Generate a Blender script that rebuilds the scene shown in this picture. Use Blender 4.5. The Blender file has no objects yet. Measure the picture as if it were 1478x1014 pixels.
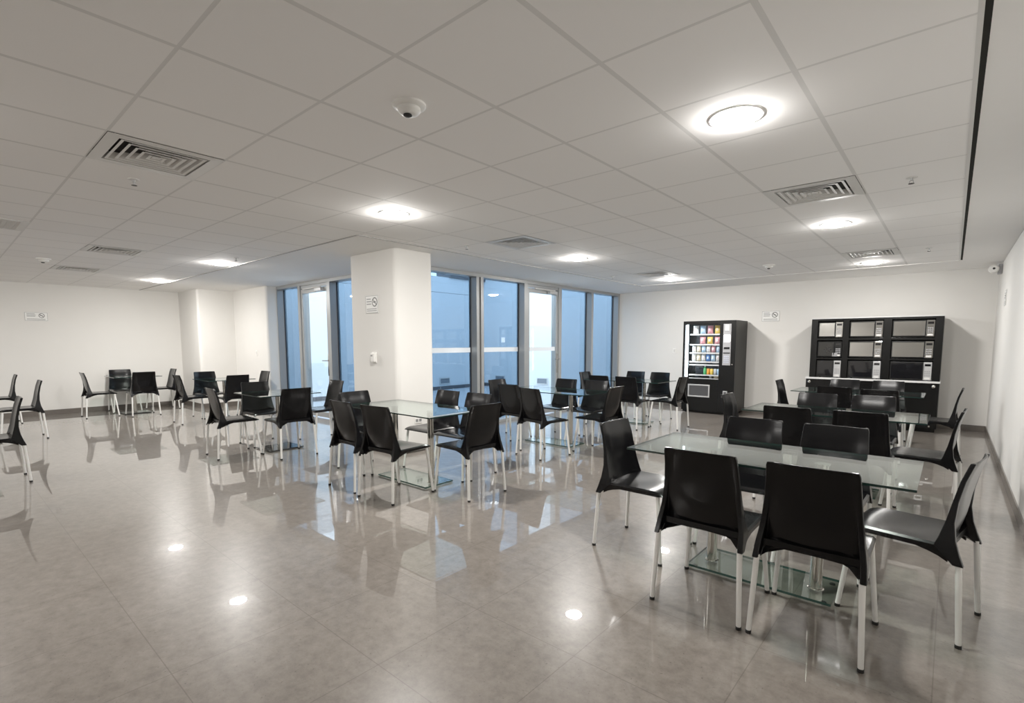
import bpy, bmesh, math, random
from mathutils import Vector, Matrix
random.seed(4)
C = bpy.context.scene.collection
PI = math.pi

# ------------------------------------------------------------------ camera
CH, T = 1.424, 0.60
CZ = CH + 1.9426 * T
F_PX, YAW, PIT, ROL, CY = 729.2, 0.715, -0.0943, -0.0009, 563.65
cam = bpy.data.cameras.new('camera')
co = bpy.data.objects.new('camera', cam)
C.objects.link(co)
fw = Vector((-math.sin(YAW) * math.cos(PIT), math.cos(YAW) * math.cos(PIT), math.sin(PIT)))
r0 = Vector((math.cos(YAW), math.sin(YAW), 0))
u0 = r0.cross(fw)
rr = r0 * math.cos(ROL) + u0 * math.sin(ROL)
uu = -r0 * math.sin(ROL) + u0 * math.cos(ROL)
m = Matrix((rr, uu, -fw)).transposed().to_4x4()
m.translation = Vector((0, 0, CH))
co.matrix_world = m
cam.sensor_fit = 'HORIZONTAL'
cam.sensor_width = 36
cam.lens = F_PX / 1478 * 36
cam.shift_y = (CY - 507) / 1478
cam.clip_start = 0.02
bpy.context.scene.camera = co
sc = bpy.context.scene
sc.view_settings.view_transform = 'Standard'
sc.view_settings.look = 'None'
sc.view_settings.exposure = 0.42
sc.view_settings.gamma = 1.14
sc.cycles.max_bounces = 14
sc.cycles.diffuse_bounces = 6
sc.cycles.glossy_bounces = 6
sc.cycles.transparent_max_bounces = 24
sc.cycles.sample_clamp_indirect = 6.0

# ------------------------------------------------------------------ materials
def new_mat(name):
    mt = bpy.data.materials.new(name)
    mt.use_nodes = True
    nt = mt.node_tree
    b = nt.nodes.get('Principled BSDF')
    return mt, nt, b

def plain(name, col, rough=0.5, metal=0.0, spec=0.5, noise=0.0, nscale=30.0, bump=0.0, coat=0.0):
    mt, nt, b = new_mat(name)
    b.inputs['Base Color'].default_value = (*col, 1)
    b.inputs['Roughness'].default_value = rough
    b.inputs['Metallic'].default_value = metal
    b.inputs['Specular IOR Level'].default_value = spec
    b.inputs['Coat Weight'].default_value = coat
    if noise or bump:
        tc = nt.nodes.new('ShaderNodeTexCoord')
        nz = nt.nodes.new('ShaderNodeTexNoise')
        nz.inputs['Scale'].default_value = nscale
        nz.inputs['Detail'].default_value = 4
        nt.links.new(tc.outputs['Object'], nz.inputs['Vector'])
        if noise:
            mx = nt.nodes.new('ShaderNodeMix')
            mx.data_type = 'RGBA'
            mx.inputs['A'].default_value = (*[c * (1 - noise) for c in col], 1)
            mx.inputs['B'].default_value = (*[min(1, c * (1 + noise)) for c in col], 1)
            nt.links.new(nz.outputs['Fac'], mx.inputs['Factor'])
            nt.links.new(mx.outputs['Result'], b.inputs['Base Color'])
        if bump:
            bp = nt.nodes.new('ShaderNodeBump')
            bp.inputs['Strength'].default_value = bump
            bp.inputs['Distance'].default_value = 0.002
            nt.links.new(nz.outputs['Fac'], bp.inputs['Height'])
            nt.links.new(bp.outputs['Normal'], b.inputs['Normal'])
    return mt

def emit(name, col, strength, base=(0.8, 0.8, 0.8)):
    mt, nt, b = new_mat(name)
    b.inputs['Base Color'].default_value = (*base, 1)
    b.inputs['Emission Color'].default_value = (*col, 1)
    b.inputs['Emission Strength'].default_value = strength
    return mt

def glass(name, tint, ior=1.5, rough=0.0, boost=1.0):
    """thin sheet: clear tinted transmission with a Fresnel mirror on each face"""
    mt = bpy.data.materials.new(name)
    mt.use_nodes = True
    nt = mt.node_tree
    nt.nodes.clear()
    out = nt.nodes.new('ShaderNodeOutputMaterial')
    tr = nt.nodes.new('ShaderNodeBsdfTransparent')
    tr.inputs['Color'].default_value = (*tint, 1)
    gl = nt.nodes.new('ShaderNodeBsdfGlossy')
    gl.inputs['Roughness'].default_value = rough
    gl.inputs['Color'].default_value = (0.95, 0.97, 0.97, 1)
    fr = nt.nodes.new('ShaderNodeFresnel')
    fr.inputs['IOR'].default_value = ior
    geo = nt.nodes.new('ShaderNodeNewGeometry')
    # the Fresnel node inverts its index on back faces; ask for the entering value on both sides
    mxi = nt.nodes.new('ShaderNodeMix')
    mxi.data_type = 'FLOAT'
    mxi.inputs['A'].default_value = ior
    mxi.inputs['B'].default_value = 1.0 / ior
    nt.links.new(geo.outputs['Backfacing'], mxi.inputs['Factor'])
    nt.links.new(mxi.outputs['Result'], fr.inputs['IOR'])
    mul = nt.nodes.new('ShaderNodeMath')
    mul.operation = 'MULTIPLY'
    mul.use_clamp = True
    mul.inputs[1].default_value = boost
    nt.links.new(fr.outputs['Fac'], mul.inputs[0])
    mix = nt.nodes.new('ShaderNodeMixShader')
    nt.links.new(mul.outputs[0], mix.inputs['Fac'])
    nt.links.new(tr.outputs[0], mix.inputs[1])
    nt.links.new(gl.outputs[0], mix.inputs[2])
    nt.links.new(mix.outputs[0], out.inputs['Surface'])
    return mt

def grid_nodes(nt, ox, oy, px, py, wx, wy):
    """1 on the joints of a grid in object x, y"""
    tc = nt.nodes.new('ShaderNodeTexCoord')
    sp = nt.nodes.new('ShaderNodeSeparateXYZ')
    nt.links.new(tc.outputs['Object'], sp.inputs[0])
    res = []
    for ax, o, p, w in (('X', ox, px, wx), ('Y', oy, py, wy)):
        a = nt.nodes.new('ShaderNodeMath'); a.operation = 'SUBTRACT'; a.inputs[1].default_value = o
        nt.links.new(sp.outputs[ax], a.inputs[0])
        b = nt.nodes.new('ShaderNodeMath'); b.operation = 'PINGPONG'; b.inputs[1].default_value = p / 2
        nt.links.new(a.outputs[0], b.inputs[0])
        # pingpong(p/2): 0 on the joint
        c = nt.nodes.new('ShaderNodeMath'); c.operation = 'LESS_THAN'; c.inputs[1].default_value = w / 2
        nt.links.new(b.outputs[0], c.inputs[0])
        res.append(c)
    mx = nt.nodes.new('ShaderNodeMath'); mx.operation = 'MAXIMUM'
    nt.links.new(res[0].outputs[0], mx.inputs[0])
    nt.links.new(res[1].outputs[0], mx.inputs[1])
    return tc, sp, mx

def floor_mat():
    mt, nt, b = new_mat('polished porcelain')
    tc, sp, joint = grid_nodes(nt, -1.22, 0.59, 0.622, 0.622, 0.0045, 0.0045)
    n1 = nt.nodes.new('ShaderNodeTexNoise'); n1.inputs['Scale'].default_value = 14; n1.inputs['Detail'].default_value = 8; n1.inputs['Roughness'].default_value = 0.75
    n2 = nt.nodes.new('ShaderNodeTexNoise'); n2.inputs['Scale'].default_value = 1.3; n2.inputs['Detail'].default_value = 3
    n3 = nt.nodes.new('ShaderNodeTexNoise'); n3.inputs['Scale'].default_value = 70; n3.inputs['Detail'].default_value = 4
    for n in (n1, n2, n3):
        nt.links.new(tc.outputs['Object'], n.inputs['Vector'])
    r = nt.nodes.new('ShaderNodeValToRGB')
    r.color_ramp.elements[0].position = 0.3; r.color_ramp.elements[0].color = (0.122, 0.106, 0.091, 1)
    r.color_ramp.elements[1].position = 0.7; r.color_ramp.elements[1].color = (0.212, 0.188, 0.165, 1)
    nt.links.new(n1.outputs['Fac'], r.inputs['Fac'])
    # sparse dark specks
    rs = nt.nodes.new('ShaderNodeValToRGB')
    rs.color_ramp.elements[0].position = 0.27; rs.color_ramp.elements[0].color = (0.6, 0.58, 0.56, 1)
    rs.color_ramp.elements[1].position = 0.36; rs.color_ramp.elements[1].color = (1, 1, 1, 1)
    nt.links.new(n3.outputs['Fac'], rs.inputs['Fac'])
    m0 = nt.nodes.new('ShaderNodeMix'); m0.data_type = 'RGBA'; m0.blend_type = 'MULTIPLY'; m0.inputs['Factor'].default_value = 1
    nt.links.new(r.outputs['Color'], m0.inputs['A']); nt.links.new(rs.outputs['Color'], m0.inputs['B'])
    m1 = nt.nodes.new('ShaderNodeMix'); m1.data_type = 'RGBA'; m1.blend_type = 'SOFT_LIGHT'; m1.inputs['Factor'].default_value = 0.25
    nt.links.new(m0.outputs['Result'], m1.inputs['A']); nt.links.new(n2.outputs['Fac'], m1.inputs['B'])
    m2 = nt.nodes.new('ShaderNodeMix'); m2.data_type = 'RGBA'
    m2.inputs['B'].default_value = (0.09, 0.075, 0.062, 1)
    fj = nt.nodes.new('ShaderNodeMath'); fj.operation = 'MULTIPLY'; fj.inputs[1].default_value = 0.6
    nt.links.new(joint.outputs[0], fj.inputs[0])
    nt.links.new(fj.outputs[0], m2.inputs['Factor'])
    nt.links.new(m1.outputs['Result'], m2.inputs['A'])
    nt.links.new(m2.outputs['Result'], b.inputs['Base Color'])
    b.inputs['Roughness'].default_value = 0.30
    b.inputs['IOR'].default_value = 1.25
    b.inputs['Coat Weight'].default_value = 1.0
    b.inputs['Coat Roughness'].default_value = 0.012
    b.inputs['Coat IOR'].default_value = 1.5
    return mt

def ceiling_mat():
    mt, nt, b = new_mat('mineral ceiling tile')
    tc, sp, joint = grid_nodes(nt, -1.186, 1.9336, 0.6, 0.6, 0.024, 0.016)
    m = nt.nodes.new('ShaderNodeMix'); m.data_type = 'RGBA'
    m.inputs['A'].default_value = (0.89, 0.875, 0.86, 1)
    m.inputs['B'].default_value = (0.71, 0.70, 0.685, 1)
    nt.links.new(joint.outputs[0], m.inputs['Factor'])
    # a little tone difference from tile to tile
    vor = nt.nodes.new('ShaderNodeTexWhiteNoise'); vor.noise_dimensions = '2D'
    sn = nt.nodes.new('ShaderNodeVectorMath'); sn.operation = 'SUBTRACT'; sn.inputs[1].default_value = (-1.186, 1.9336, 0)
    sc_ = nt.nodes.new('ShaderNodeVectorMath'); sc_.operation = 'SCALE'; sc_.inputs['Scale'].default_value = 1 / 0.6
    fl = nt.nodes.new('ShaderNodeVectorMath'); fl.operation = 'FLOOR'
    nt.links.new(tc.outputs['Object'], sn.inputs[0]); nt.links.new(sn.outputs[0], sc_.inputs[0]); nt.links.new(sc_.outputs[0], fl.inputs[0]); nt.links.new(fl.outputs[0], vor.inputs['Vector'])
    mr = nt.nodes.new('ShaderNodeMapRange'); mr.inputs['To Min'].default_value = 0.965; mr.inputs['To Max'].default_value = 1.0
    nt.links.new(vor.outputs['Value'], mr.inputs['Value'])
    mm = nt.nodes.new('ShaderNodeVectorMath'); mm.operation = 'SCALE'
    nt.links.new(m.outputs['Result'], mm.inputs[0]); nt.links.new(mr.outputs['Result'], mm.inputs['Scale'])
    nt.links.new(mm.outputs[0], b.inputs['Base Color'])
    b.inputs['Roughness'].default_value = 0.85
    b.inputs['Specular IOR Level'].default_value = 0.2
    return mt

M = {}
M['floor'] = floor_mat()
M['ceil'] = ceiling_mat()
M['plaster'] = plain('ceiling plaster', (0.86, 0.85, 0.835), 0.8, spec=0.2, noise=0.02, nscale=3)
M['paint'] = plain('cream wall paint', (0.70, 0.685, 0.655), 0.55, spec=0.25, noise=0.02, nscale=4, bump=0.03)
M['outpaint'] = plain('patio wall paint', (0.74, 0.76, 0.78), 0.8, noise=0.04, nscale=2)
M['outfloor'] = plain('patio paving', (0.40, 0.42, 0.45), 0.6, noise=0.1, nscale=5)
M['darkout'] = plain('dark patio plinth', (0.10, 0.10, 0.11), 0.7)
M['skirt'] = plain('taupe porcelain baseboard', (0.115, 0.10, 0.088), 0.25, noise=0.12, nscale=20)
M['gap'] = plain('shadow gap', (0.02, 0.02, 0.018), 0.9, spec=0.1)
M['angle'] = plain('grey edge angle', (0.33, 0.32, 0.31), 0.6)
M['alu'] = plain('satin aluminium', (0.34, 0.35, 0.355), 0.35, metal=0.4)
M['alu_dark'] = plain('dark aluminium joint', (0.055, 0.05, 0.047), 0.5)
M['gasket'] = plain('black gasket', (0.012, 0.014, 0.02), 0.6)
M['chrome'] = plain('brushed chrome', (0.66, 0.64, 0.60), 0.16, metal=1.0)
M['pane'] = glass('blue tinted pane', (0.47, 0.56, 0.635), boost=1.15)
M['doorpane'] = glass('clear door pane', (0.92, 0.96, 0.98))
M['frost'] = plain('frosted film', (0.72, 0.78, 0.84), 0.6)
M['tglass'] = glass('clear green table glass', (0.845, 0.90, 0.875), boost=1.0)
M['bglass'] = glass('clear green base glass', (0.90, 0.945, 0.93), boost=1.1)
M['smoke'] = glass('smoked dark glass', (0.35, 0.36, 0.36), boost=1.1)
M['edge'] = plain('dark green glass edge', (0.010, 0.026, 0.022), 0.15)
M['edge2'] = plain('pale green glass edge', (0.04, 0.085, 0.072), 0.15)
M['steel'] = plain('polished steel post', (0.62, 0.60, 0.55), 0.14, metal=1.0)
M['plastic'] = plain('black moulded plastic', (0.0025, 0.0025, 0.003), 0.21, spec=0.22, bump=0.03, nscale=260)
M['leg'] = plain('pale grey aluminium tube', (0.76, 0.75, 0.72), 0.4, metal=0.0)
M['rubber'] = plain('black rubber', (0.012, 0.012, 0.012), 0.7)
M['white'] = plain('white plastic', (0.78, 0.77, 0.74), 0.4)
M['whitemetal'] = plain('white enamelled metal', (0.66, 0.65, 0.63), 0.45)
M['vback'] = plain('dark duct interior', (0.045, 0.045, 0.045), 0.9)
M['lamp'] = emit('lit diffuser', (1.0, 0.965, 0.915), 500.0)
M['lamp_soft'] = emit('softer lit diffuser', (1.0, 0.97, 0.93), 290.0)
M['lamp_fill'] = emit('added fill light diffuser', (1.0, 0.97, 0.93), 210.0)
M['sign'] = plain('white sign plate', (0.78, 0.78, 0.76), 0.35)
M['ink'] = plain('dark sign ink', (0.035, 0.035, 0.035), 0.5)
M['inkgrey'] = plain('grey sign ink', (0.22, 0.22, 0.22), 0.5)
M['vblack'] = plain('black painted steel', (0.006, 0.006, 0.006), 0.3, spec=0.2)
M['vside'] = plain('dark grey painted steel', (0.026, 0.025, 0.023), 0.45, spec=0.2)
M['vinside'] = plain('dark machine interior', (0.03, 0.035, 0.045), 0.5)
M['vtube'] = emit('machine light tube', (0.78, 0.92, 1.0), 16.0)
M['vdisp'] = emit('lit white display', (1.0, 0.98, 0.92), 3.5)
M['vglass'] = glass('machine window', (0.97, 0.98, 0.99))
M['silver'] = plain('silver trim', (0.50, 0.50, 0.50), 0.35, metal=0.4)
M['greypanel'] = plain('grey control panel', (0.30, 0.30, 0.31), 0.4)
M['key'] = plain('pale keypad keys', (0.42, 0.44, 0.52), 0.4)
M['flap'] = plain('dark flap', (0.05, 0.05, 0.052), 0.3)
M['melamine'] = plain('black melamine', (0.004, 0.004, 0.004), 0.25, spec=0.22)
M['counter'] = plain('pale countertop', (0.62, 0.62, 0.61), 0.35)
M['mirror'] = plain('mirrored oven door', (0.62, 0.61, 0.585), 0.09, metal=1.0)
M['darkglass'] = plain('black oven glass', (0.006, 0.006, 0.007), 0.05, coat=0.5)
M['ovenbody'] = plain('black oven shell', (0.010, 0.010, 0.010), 0.4, spec=0.25)
M['led'] = emit('green display', (0.7, 0.95, 0.85), 0.6, (0.05, 0.05, 0.05))
M['vent_dark'] = plain('grey louvre', (0.22, 0.24, 0.27), 0.6)

# ------------------------------------------------------------------ mesh helpers
class MB:
    def __init__(s):
        s.v = []; s.f = []; s.mi = []
    def add(s, vs, fs, mi=0):
        b = len(s.v)
        s.v += [tuple(p) for p in vs]
        s.f += [tuple(b + i for i in f) for f in fs]
        s.mi += [mi] * len(fs)
        return s
    def box(s, x0, x1, y0, y1, z0, z1, mi=0, mside=None):
        vs = [(x0, y0, z0), (x1, y0, z0), (x1, y1, z0), (x0, y1, z0), (x0, y0, z1), (x1, y0, z1), (x1, y1, z1), (x0, y1, z1)]
        s.add(vs, [(0, 3, 2, 1), (4, 5, 6, 7)], mi)
        b = len(s.v) - 8
        for f in ((0, 1, 5, 4), (1, 2, 6, 5), (2, 3, 7, 6), (3, 0, 4, 7)):
            s.f.append(tuple(b + i for i in f)); s.mi.append(mi if mside is None else mside)
        return s
    def loft(s, rings, caps=True, closed=True, mi=0):
        n = len(rings[0]); b = len(s.v)
        for r in rings:
            s.v += [tuple(p) for p in r]
        for i in range(len(rings) - 1):
            for j in range(n if closed else n - 1):
                k = (j + 1) % n
                s.f.append((b + i * n + j, b + i * n + k, b + (i + 1) * n + k, b + (i + 1) * n + j)); s.mi.append(mi)
        if caps:
            s.f.append(tuple(b + j for j in reversed(range(n)))); s.mi.append(mi)
            s.f.append(tuple(b + (len(rings) - 1) * n + j for j in range(n))); s.mi.append(mi)
        return s
    def tube(s, p0, p1, r0, r1=None, n=16, mi=0, caps=True):
        r1 = r0 if r1 is None else r1
        p0 = Vector(p0); p1 = Vector(p1)
        d = (p1 - p0).normalized()
        a = d.orthogonal().normalized(); c = d.cross(a)
        rings = []
        for p, r in ((p0, r0), (p1, r1)):
            rings.append([p + (a * math.cos(2 * PI * k / n) + c * math.sin(2 * PI * k / n)) * r for k in range(n)])
        return s.loft(rings, caps, True, mi)
    def lathe(s, prof, n=24, c=(0, 0, 0), axis='z', mi=0, caps=True):
        rings = []
        for r, h in prof:
            ring = []
            for k in range(n):
                a = 2 * PI * k / n
                p = (r * math.cos(a), r * math.sin(a), h)
                if axis == 'y':
                    p = (p[0], p[2], p[1])
                if axis == 'x':
                    p = (p[2], p[0], p[1])
                ring.append((c[0] + p[0], c[1] + p[1], c[2] + p[2]))
            rings.append(ring)
        return s.loft(rings, caps, True, mi)
    def build(s, name, mats, parent=None, bevel=0.0, smooth=False, seg=2, loc=None):
        me = bpy.data.meshes.new(name)
        me.from_pydata(s.v, [], s.f)
        bm = bmesh.new(); bm.from_mesh(me)
        bmesh.ops.recalc_face_normals(bm, faces=bm.faces)
        bm.to_mesh(me); bm.free()
        mats = mats if isinstance(mats, (list, tuple)) else [mats]
        for mm in mats:
            me.materials.append(M[mm])
        for p, i in zip(me.polygons, s.mi):
            p.material_index = i
        ob = bpy.data.objects.new(name, me)
        C.objects.link(ob)
        if parent is not None:
            ob.parent = parent
        if loc is not None:
            ob.location = loc
        if smooth:
            for p in me.polygons:
                p.use_smooth = True
            me.set_sharp_from_angle(angle=math.radians(40))
        if bevel:
            md = ob.modifiers.new('soft edges', 'BEVEL')
            md.width = bevel; md.segments = seg; md.limit_method = 'ANGLE'; md.angle_limit = math.radians(40)
            if smooth:
                md.harden_normals = False
        return ob

def flat(name, mat, pts, parent=None):
    return MB().add(pts, [tuple(range(len(pts)))]).build(name, mat, parent)

def thing(name, label, cat, loc=(0, 0, 0), rz=0.0, group=None):
    o = bpy.data.objects.new(name, None)
    C.objects.link(o)
    o.empty_display_size = 0.1
    o.location = loc; o.rotation_euler = (0, 0, rz)
    o['label'] = label; o['category'] = cat
    if group:
        o['group'] = group
    return o

def tag(o, label, cat, group=None):
    o['label'] = label; o['category'] = cat
    if group:
        o['group'] = group
    return o

def struct(o):
    o['kind'] = 'structure'
    return o

def copy_tree(src, loc, rz, label):
    r = src.copy(); C.objects.link(r)
    r.location = loc; r.rotation_euler = (0, 0, rz); r['label'] = label
    for ch in list(src.children):
        c = ch.copy(); C.objects.link(c); c.parent = r
        for g in list(ch.children):
            d = g.copy(); C.objects.link(d); d.parent = c
    return r

# ------------------------------------------------------------------ the room shell
XL, XR, YF, YB = -13.55, 0.485, -4.6, 10.95
YA, XB = 4.85, -6.10          # planes of the two glazed walls
def prism(name, mat, poly, z0, z1, bevel=0.0, seg=4):
    return struct(MB().loft([[(x, y, z0) for x, y in poly], [(x, y, z1) for x, y in poly]]).build(name, mat, None, bevel, seg=seg))

struct(flat('floor', 'floor', [(XL - .1, YF - .1, 0), (XR + .1, YF - .1, 0), (XR + .1, YB + .1, 0), (XB, YB + .1, 0), (XB, YA, 0), (XL - .1, YA, 0)]))
def wall(name, x0, x1, y0, y1, z0=0.0, z1=2.95, mat='paint', bevel=0.0, seg=4):
    return struct(MB().box(x0, x1, y0, y1, z0, z1).build(name, mat, None, bevel, seg=seg))
wall('wall_left', XL - .15, XL, YF - .15, 4.0)
wall('wall_pier', XL - .15, -12.35, 3.87, 4.9, bevel=.05)
wall('wall_alcove', -12.4, -10.68, 4.607, 5.05, bevel=.05)
wall('wall_back', XB - .1, XR + .15, YB, YB + .15)
wall('wall_right', XR, XR + .15, YF - .15, YB + .15)
wall('wall_front', XL - .15, XR + .15, YF - .15, YF)
struct(MB().box(-6.26, -5.22, 3.83, 4.43, 0, 2.94).build('pillar', 'paint', None, .07, seg=5))

def baseboard(name, x0, x1, y0, y1):
    struct(MB().box(x0, x1, y0, y1, 0, .10).build(name, 'skirt', None, .002))
baseboard('baseboard_right', XR - .012, XR, YF, YB)
baseboard('baseboard_back', XB + .02, XR - .012, YB - .012, YB)
baseboard('baseboard_left', XL, XL + .012, YF, 3.87)
baseboard('baseboard_pier', XL + .012, -12.338, 3.858, 3.87)
baseboard('baseboard_pier_side', -12.35, -12.338, 3.87, 4.595)
baseboard('baseboard_alcove', -12.338, -10.72, 4.595, 4.607)
baseboard('baseboard_front', XL, XR, YF, YF + .012)

# ceiling: lay-in tiles, quad by quad, left open where a diffuser fills the tile
def cells(lo, hi, o, p):
    k = math.ceil((lo - o) / p - 1e-6); out = [lo]
    while o + k * p < hi - 1e-6:
        if o + k * p > lo + 1e-6:
            out.append(o + k * p)
        k += 1
    return out + [hi]
SX, SY, EY = -4.93, 3.134, 9.734
DIFF = [(-.886, 4.634, 0), (-3.886, 1.034, 0), (-3.886, 4.634, 0), (-3.886, 8.234, 0), (-.886, 8.234, 0), (-8.086, 1.634, 0), (-10.486, 1.634, 0)]
GRILLE = (-7.086, 0.434)
holes = [(a, b) for a, b, _ in DIFF] + [GRILLE]
mb = MB()
gx = sorted(set(cells(XL, .014, -1.186, .6) + [SX])); gy = sorted(set(cells(YF, EY, 1.934, .6) + [SY]))
for i in range(len(gx) - 1):
    for j in range(len(gy) - 1):
        cx, cy = (gx[i] + gx[i + 1]) / 2, (gy[j] + gy[j + 1]) / 2
        if cx < SX and cy > SY:
            continue
        if any(abs(cx - a) < .2 and abs(cy - b) < .2 for a, b in holes):
            continue
        mb.add([(gx[i], gy[j], CZ), (gx[i + 1], gy[j], CZ), (gx[i + 1], gy[j + 1], CZ), (gx[i], gy[j + 1], CZ)], [(0, 1, 2, 3)])
struct(mb.build('ceiling', 'ceil'))
mb = MB()
mb.add([(.036, YF, CZ), (XR, YF, CZ), (XR, YB, CZ), (.036, YB, CZ)], [(0, 1, 2, 3)])
mb.add([(SX, EY, CZ), (.036, EY, CZ), (.036, YB, CZ), (SX, YB, CZ)], [(0, 1, 2, 3)])
mb.add([(XB - .1, SY, CZ), (SX, SY, CZ), (SX, YB, CZ), (XB - .1, YB, CZ)], [(0, 1, 2, 3)])
mb.add([(XL, SY, CZ), (XB - .1, SY, CZ), (XB - .1, YA + .1, CZ), (XL, YA + .1, CZ)], [(0, 1, 2, 3)])
struct(mb.build('ceiling_border', 'plaster'))
struct(MB().box(.014, .036, YF, 9.70, CZ - .002, CZ + .05).build('gap_shade_strip', 'gap'))  # solid near-black strip; the shade of the recessed gap is in its colour
struct(MB().box(-.004, .014, YF, EY, CZ - .008, CZ).build('trim_2', 'whitemetal'))
struct(MB().box(XL, SX, SY - .011, SY + .011, CZ - .006, CZ).build('trim_3', 'angle'))
struct(MB().box(SX - .011, SX + .011, SY, EY, CZ - .006, CZ).build('trim_4', 'angle'))
struct(MB().box(SX, 0.0, EY - .011, EY + .011, CZ - .006, CZ).build('trim_5', 'whitemetal'))
# roof slab and fascia keep the daylight out of the ceiling void
mb = MB()
mb.box(XL - .15, XR + .15, YF - .15, YA + .2, 2.95, 3.05)
mb.box(XB - .2, XR + .15, YA + .2, YB + .15, 2.95, 3.05)
struct(mb.build('roof', 'outpaint'))
mb = MB()
mb.box(-10.68, XB - .04, YA + .04, YA + .2, CZ, 2.95)
mb.box(XB - .2, XB - .04, YA + .04, YB, CZ, 2.95)
struct(mb.build('wall_fascia', 'outpaint'))

# ------------------------------------------------------------------ the glazed walls
def glaze(name):
    o = bpy.data.objects.new(name, None); C.objects.link(o); o['kind'] = 'structure'
    return o
# window_1 runs along y = YA (x decreasing to the left), window_2 along x = XB
w1 = glaze('window_1'); w2 = glaze('window_2')
def place(wi, a0, a1, d0, d1, z0, z1):
    """a = along the wall, d = depth outwards"""
    if wi == 1:
        return (a0, a1, YA + d0, YA + d1, z0, z1)
    return (XB - d1, XB - d0, a0, a1, z0, z1)
FT = 2.53
def bars(wi, spans, name, parent, mat='alu', bevel=.003):
    m_ = MB()
    for sp in spans:
        m_.box(*place(wi, *sp))
    return m_.build(name, mat, parent, bevel)
def upright(wi, parent, a0, a1, depth=.17):
    bars(wi, [(a0, a1, -.02, depth, 0, FT)], 'mullion', parent)
def pane(wi, parent, a0, a1, mat='pane', z0=.05, z1=FT, band=None):
    p = bars(wi, [(a0, a1, .135, .143, z0, z1)], 'pane', parent, mat, 0)
    if band:
        bars(wi, [(a0, a1, .130, .134, band[0], band[1])], 'frosted_band', p, 'frost', 0)
    return p
bars(1, [(-10.70, -6.14, -.02, .17, FT, CZ), (-10.70, -9.77, -.02, .17, 0, .05), (-8.62, -6.14, -.02, .17, 0, .05)], 'frame', w1)
bars(2, [(4.87, YB, -.02, .17, FT, CZ), (4.87, 7.37, -.02, .17, 0, .05), (8.56, YB, -.02, .17, 0, .05)], 'frame', w2)
for a in ((-10.72, -10.66), (-9.77, -9.68), (-8.66, -8.56), (-7.75, -7.69), (-6.9, -6.84), (-6.16, -6.10)):
    upright(1, w1, *a)
for a in ((4.87, 4.95), (6.10, 6.165), (6.205, 6.27), (7.36, 7.47), (8.46, 8.56), (9.70, 9.775), (10.87, 10.945)):
    upright(2, w2, *a)
bars(2, [(6.165, 6.205, .0, .15, 0, CZ)], 'joint_strip', w2, 'alu_dark', 0)
for a in ((-10.66, -9.77), (-8.56, -7.75), (-7.69, -6.9), (-6.84, -6.16)):
    pane(1, w1, *a)
BAND = (1.265, 1.345)
for a, bd in (((4.95, 6.10), BAND), ((6.27, 7.36), BAND), ((8.56, 9.70), None), ((9.775, 10.87), None)):
    pane(2, w2, *a, band=bd)
# dark gaskets where pane meets upright
gk = []
for a in (-10.655, -9.775, -8.555, -7.755, -7.685):
    gk.append((a - .008, a + .008, .115, .134, .05, FT))
bars(1, gk, 'gasket', w1, 'gasket', 0)
gk = []
for a in (6.095, 7.352, 9.692, 10.862):
    gk.append((a - .010, a + .010, .115, .134, .05, FT))
bars(2, gk, 'gasket', w2, 'gasket', 0)

def glass_door(wi, name, a0, a1, handle_at, hinge_dir, band=None):
    d = glaze(name)
    bars(wi, [(a0, a0 + .06, 0, .05, .02, 2.46), (a1 - .06, a1, 0, .05, .02, 2.46), (a0 + .06, a1 - .06, 0, .05, 2.38, 2.46), (a0 + .06, a1 - .06, 0, .05, .02, .12)], 'leaf_frame', d)
    bars(wi, [(a0, a1, .0, .10, 2.475, FT)], 'transom', d)
    p = bars(wi, [(a0 + .06, a1 - .06, .035, .043, .12, 2.38)], 'pane', d, 'doorpane', 0)
    if band:
        bars(wi, [(a0 + .06, a1 - .06, .030, .034, band[0], band[1])], 'frosted_band', p, 'frost', 0)
    h = bars(wi, [(handle_at - .022, handle_at + .022, -.012, 0, .82, 1.22)], 'handle_plate', d, 'chrome', .004)
    m_ = MB()
    s = hinge_dir
    for dd in (-.06,):
        pts = [(handle_at, 0), (handle_at, dd), (handle_at + s * .13, dd)]
        for q, w in zip(pts[:-1], pts[1:]):
            if wi == 1:
                m_.tube((q[0], YA + q[1], 1.10), (w[0], YA + w[1], 1.10), .010, n=10)
            else:
                m_.tube((XB - q[1], q[0], 1.10), (XB - w[1], w[0], 1.10), .010, n=10)
    m_.build('lever', 'chrome', h, 0, True)
    c = handle_at + hinge_dir * .10
    lo, hi = sorted((a0 + .12, a1 - .12))
    cb = bars(wi, [((lo if s > 0 else hi - .24), (lo + .24 if s > 0 else hi), -.07, 0, 2.385, 2.44)], 'closer_box', d, 'silver', .006)
    bars(wi, [(lo + .05, hi - .05, -.055, -.03, 2.445, 2.465)], 'closer_arm', d, 'whitemetal', .003)
    return d
glass_door(1, 'door_1', -9.675, -8.665, -8.695, -1)
glass_door(2, 'door_2', 7.475, 8.455, 8.425, -1, BAND)

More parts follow.
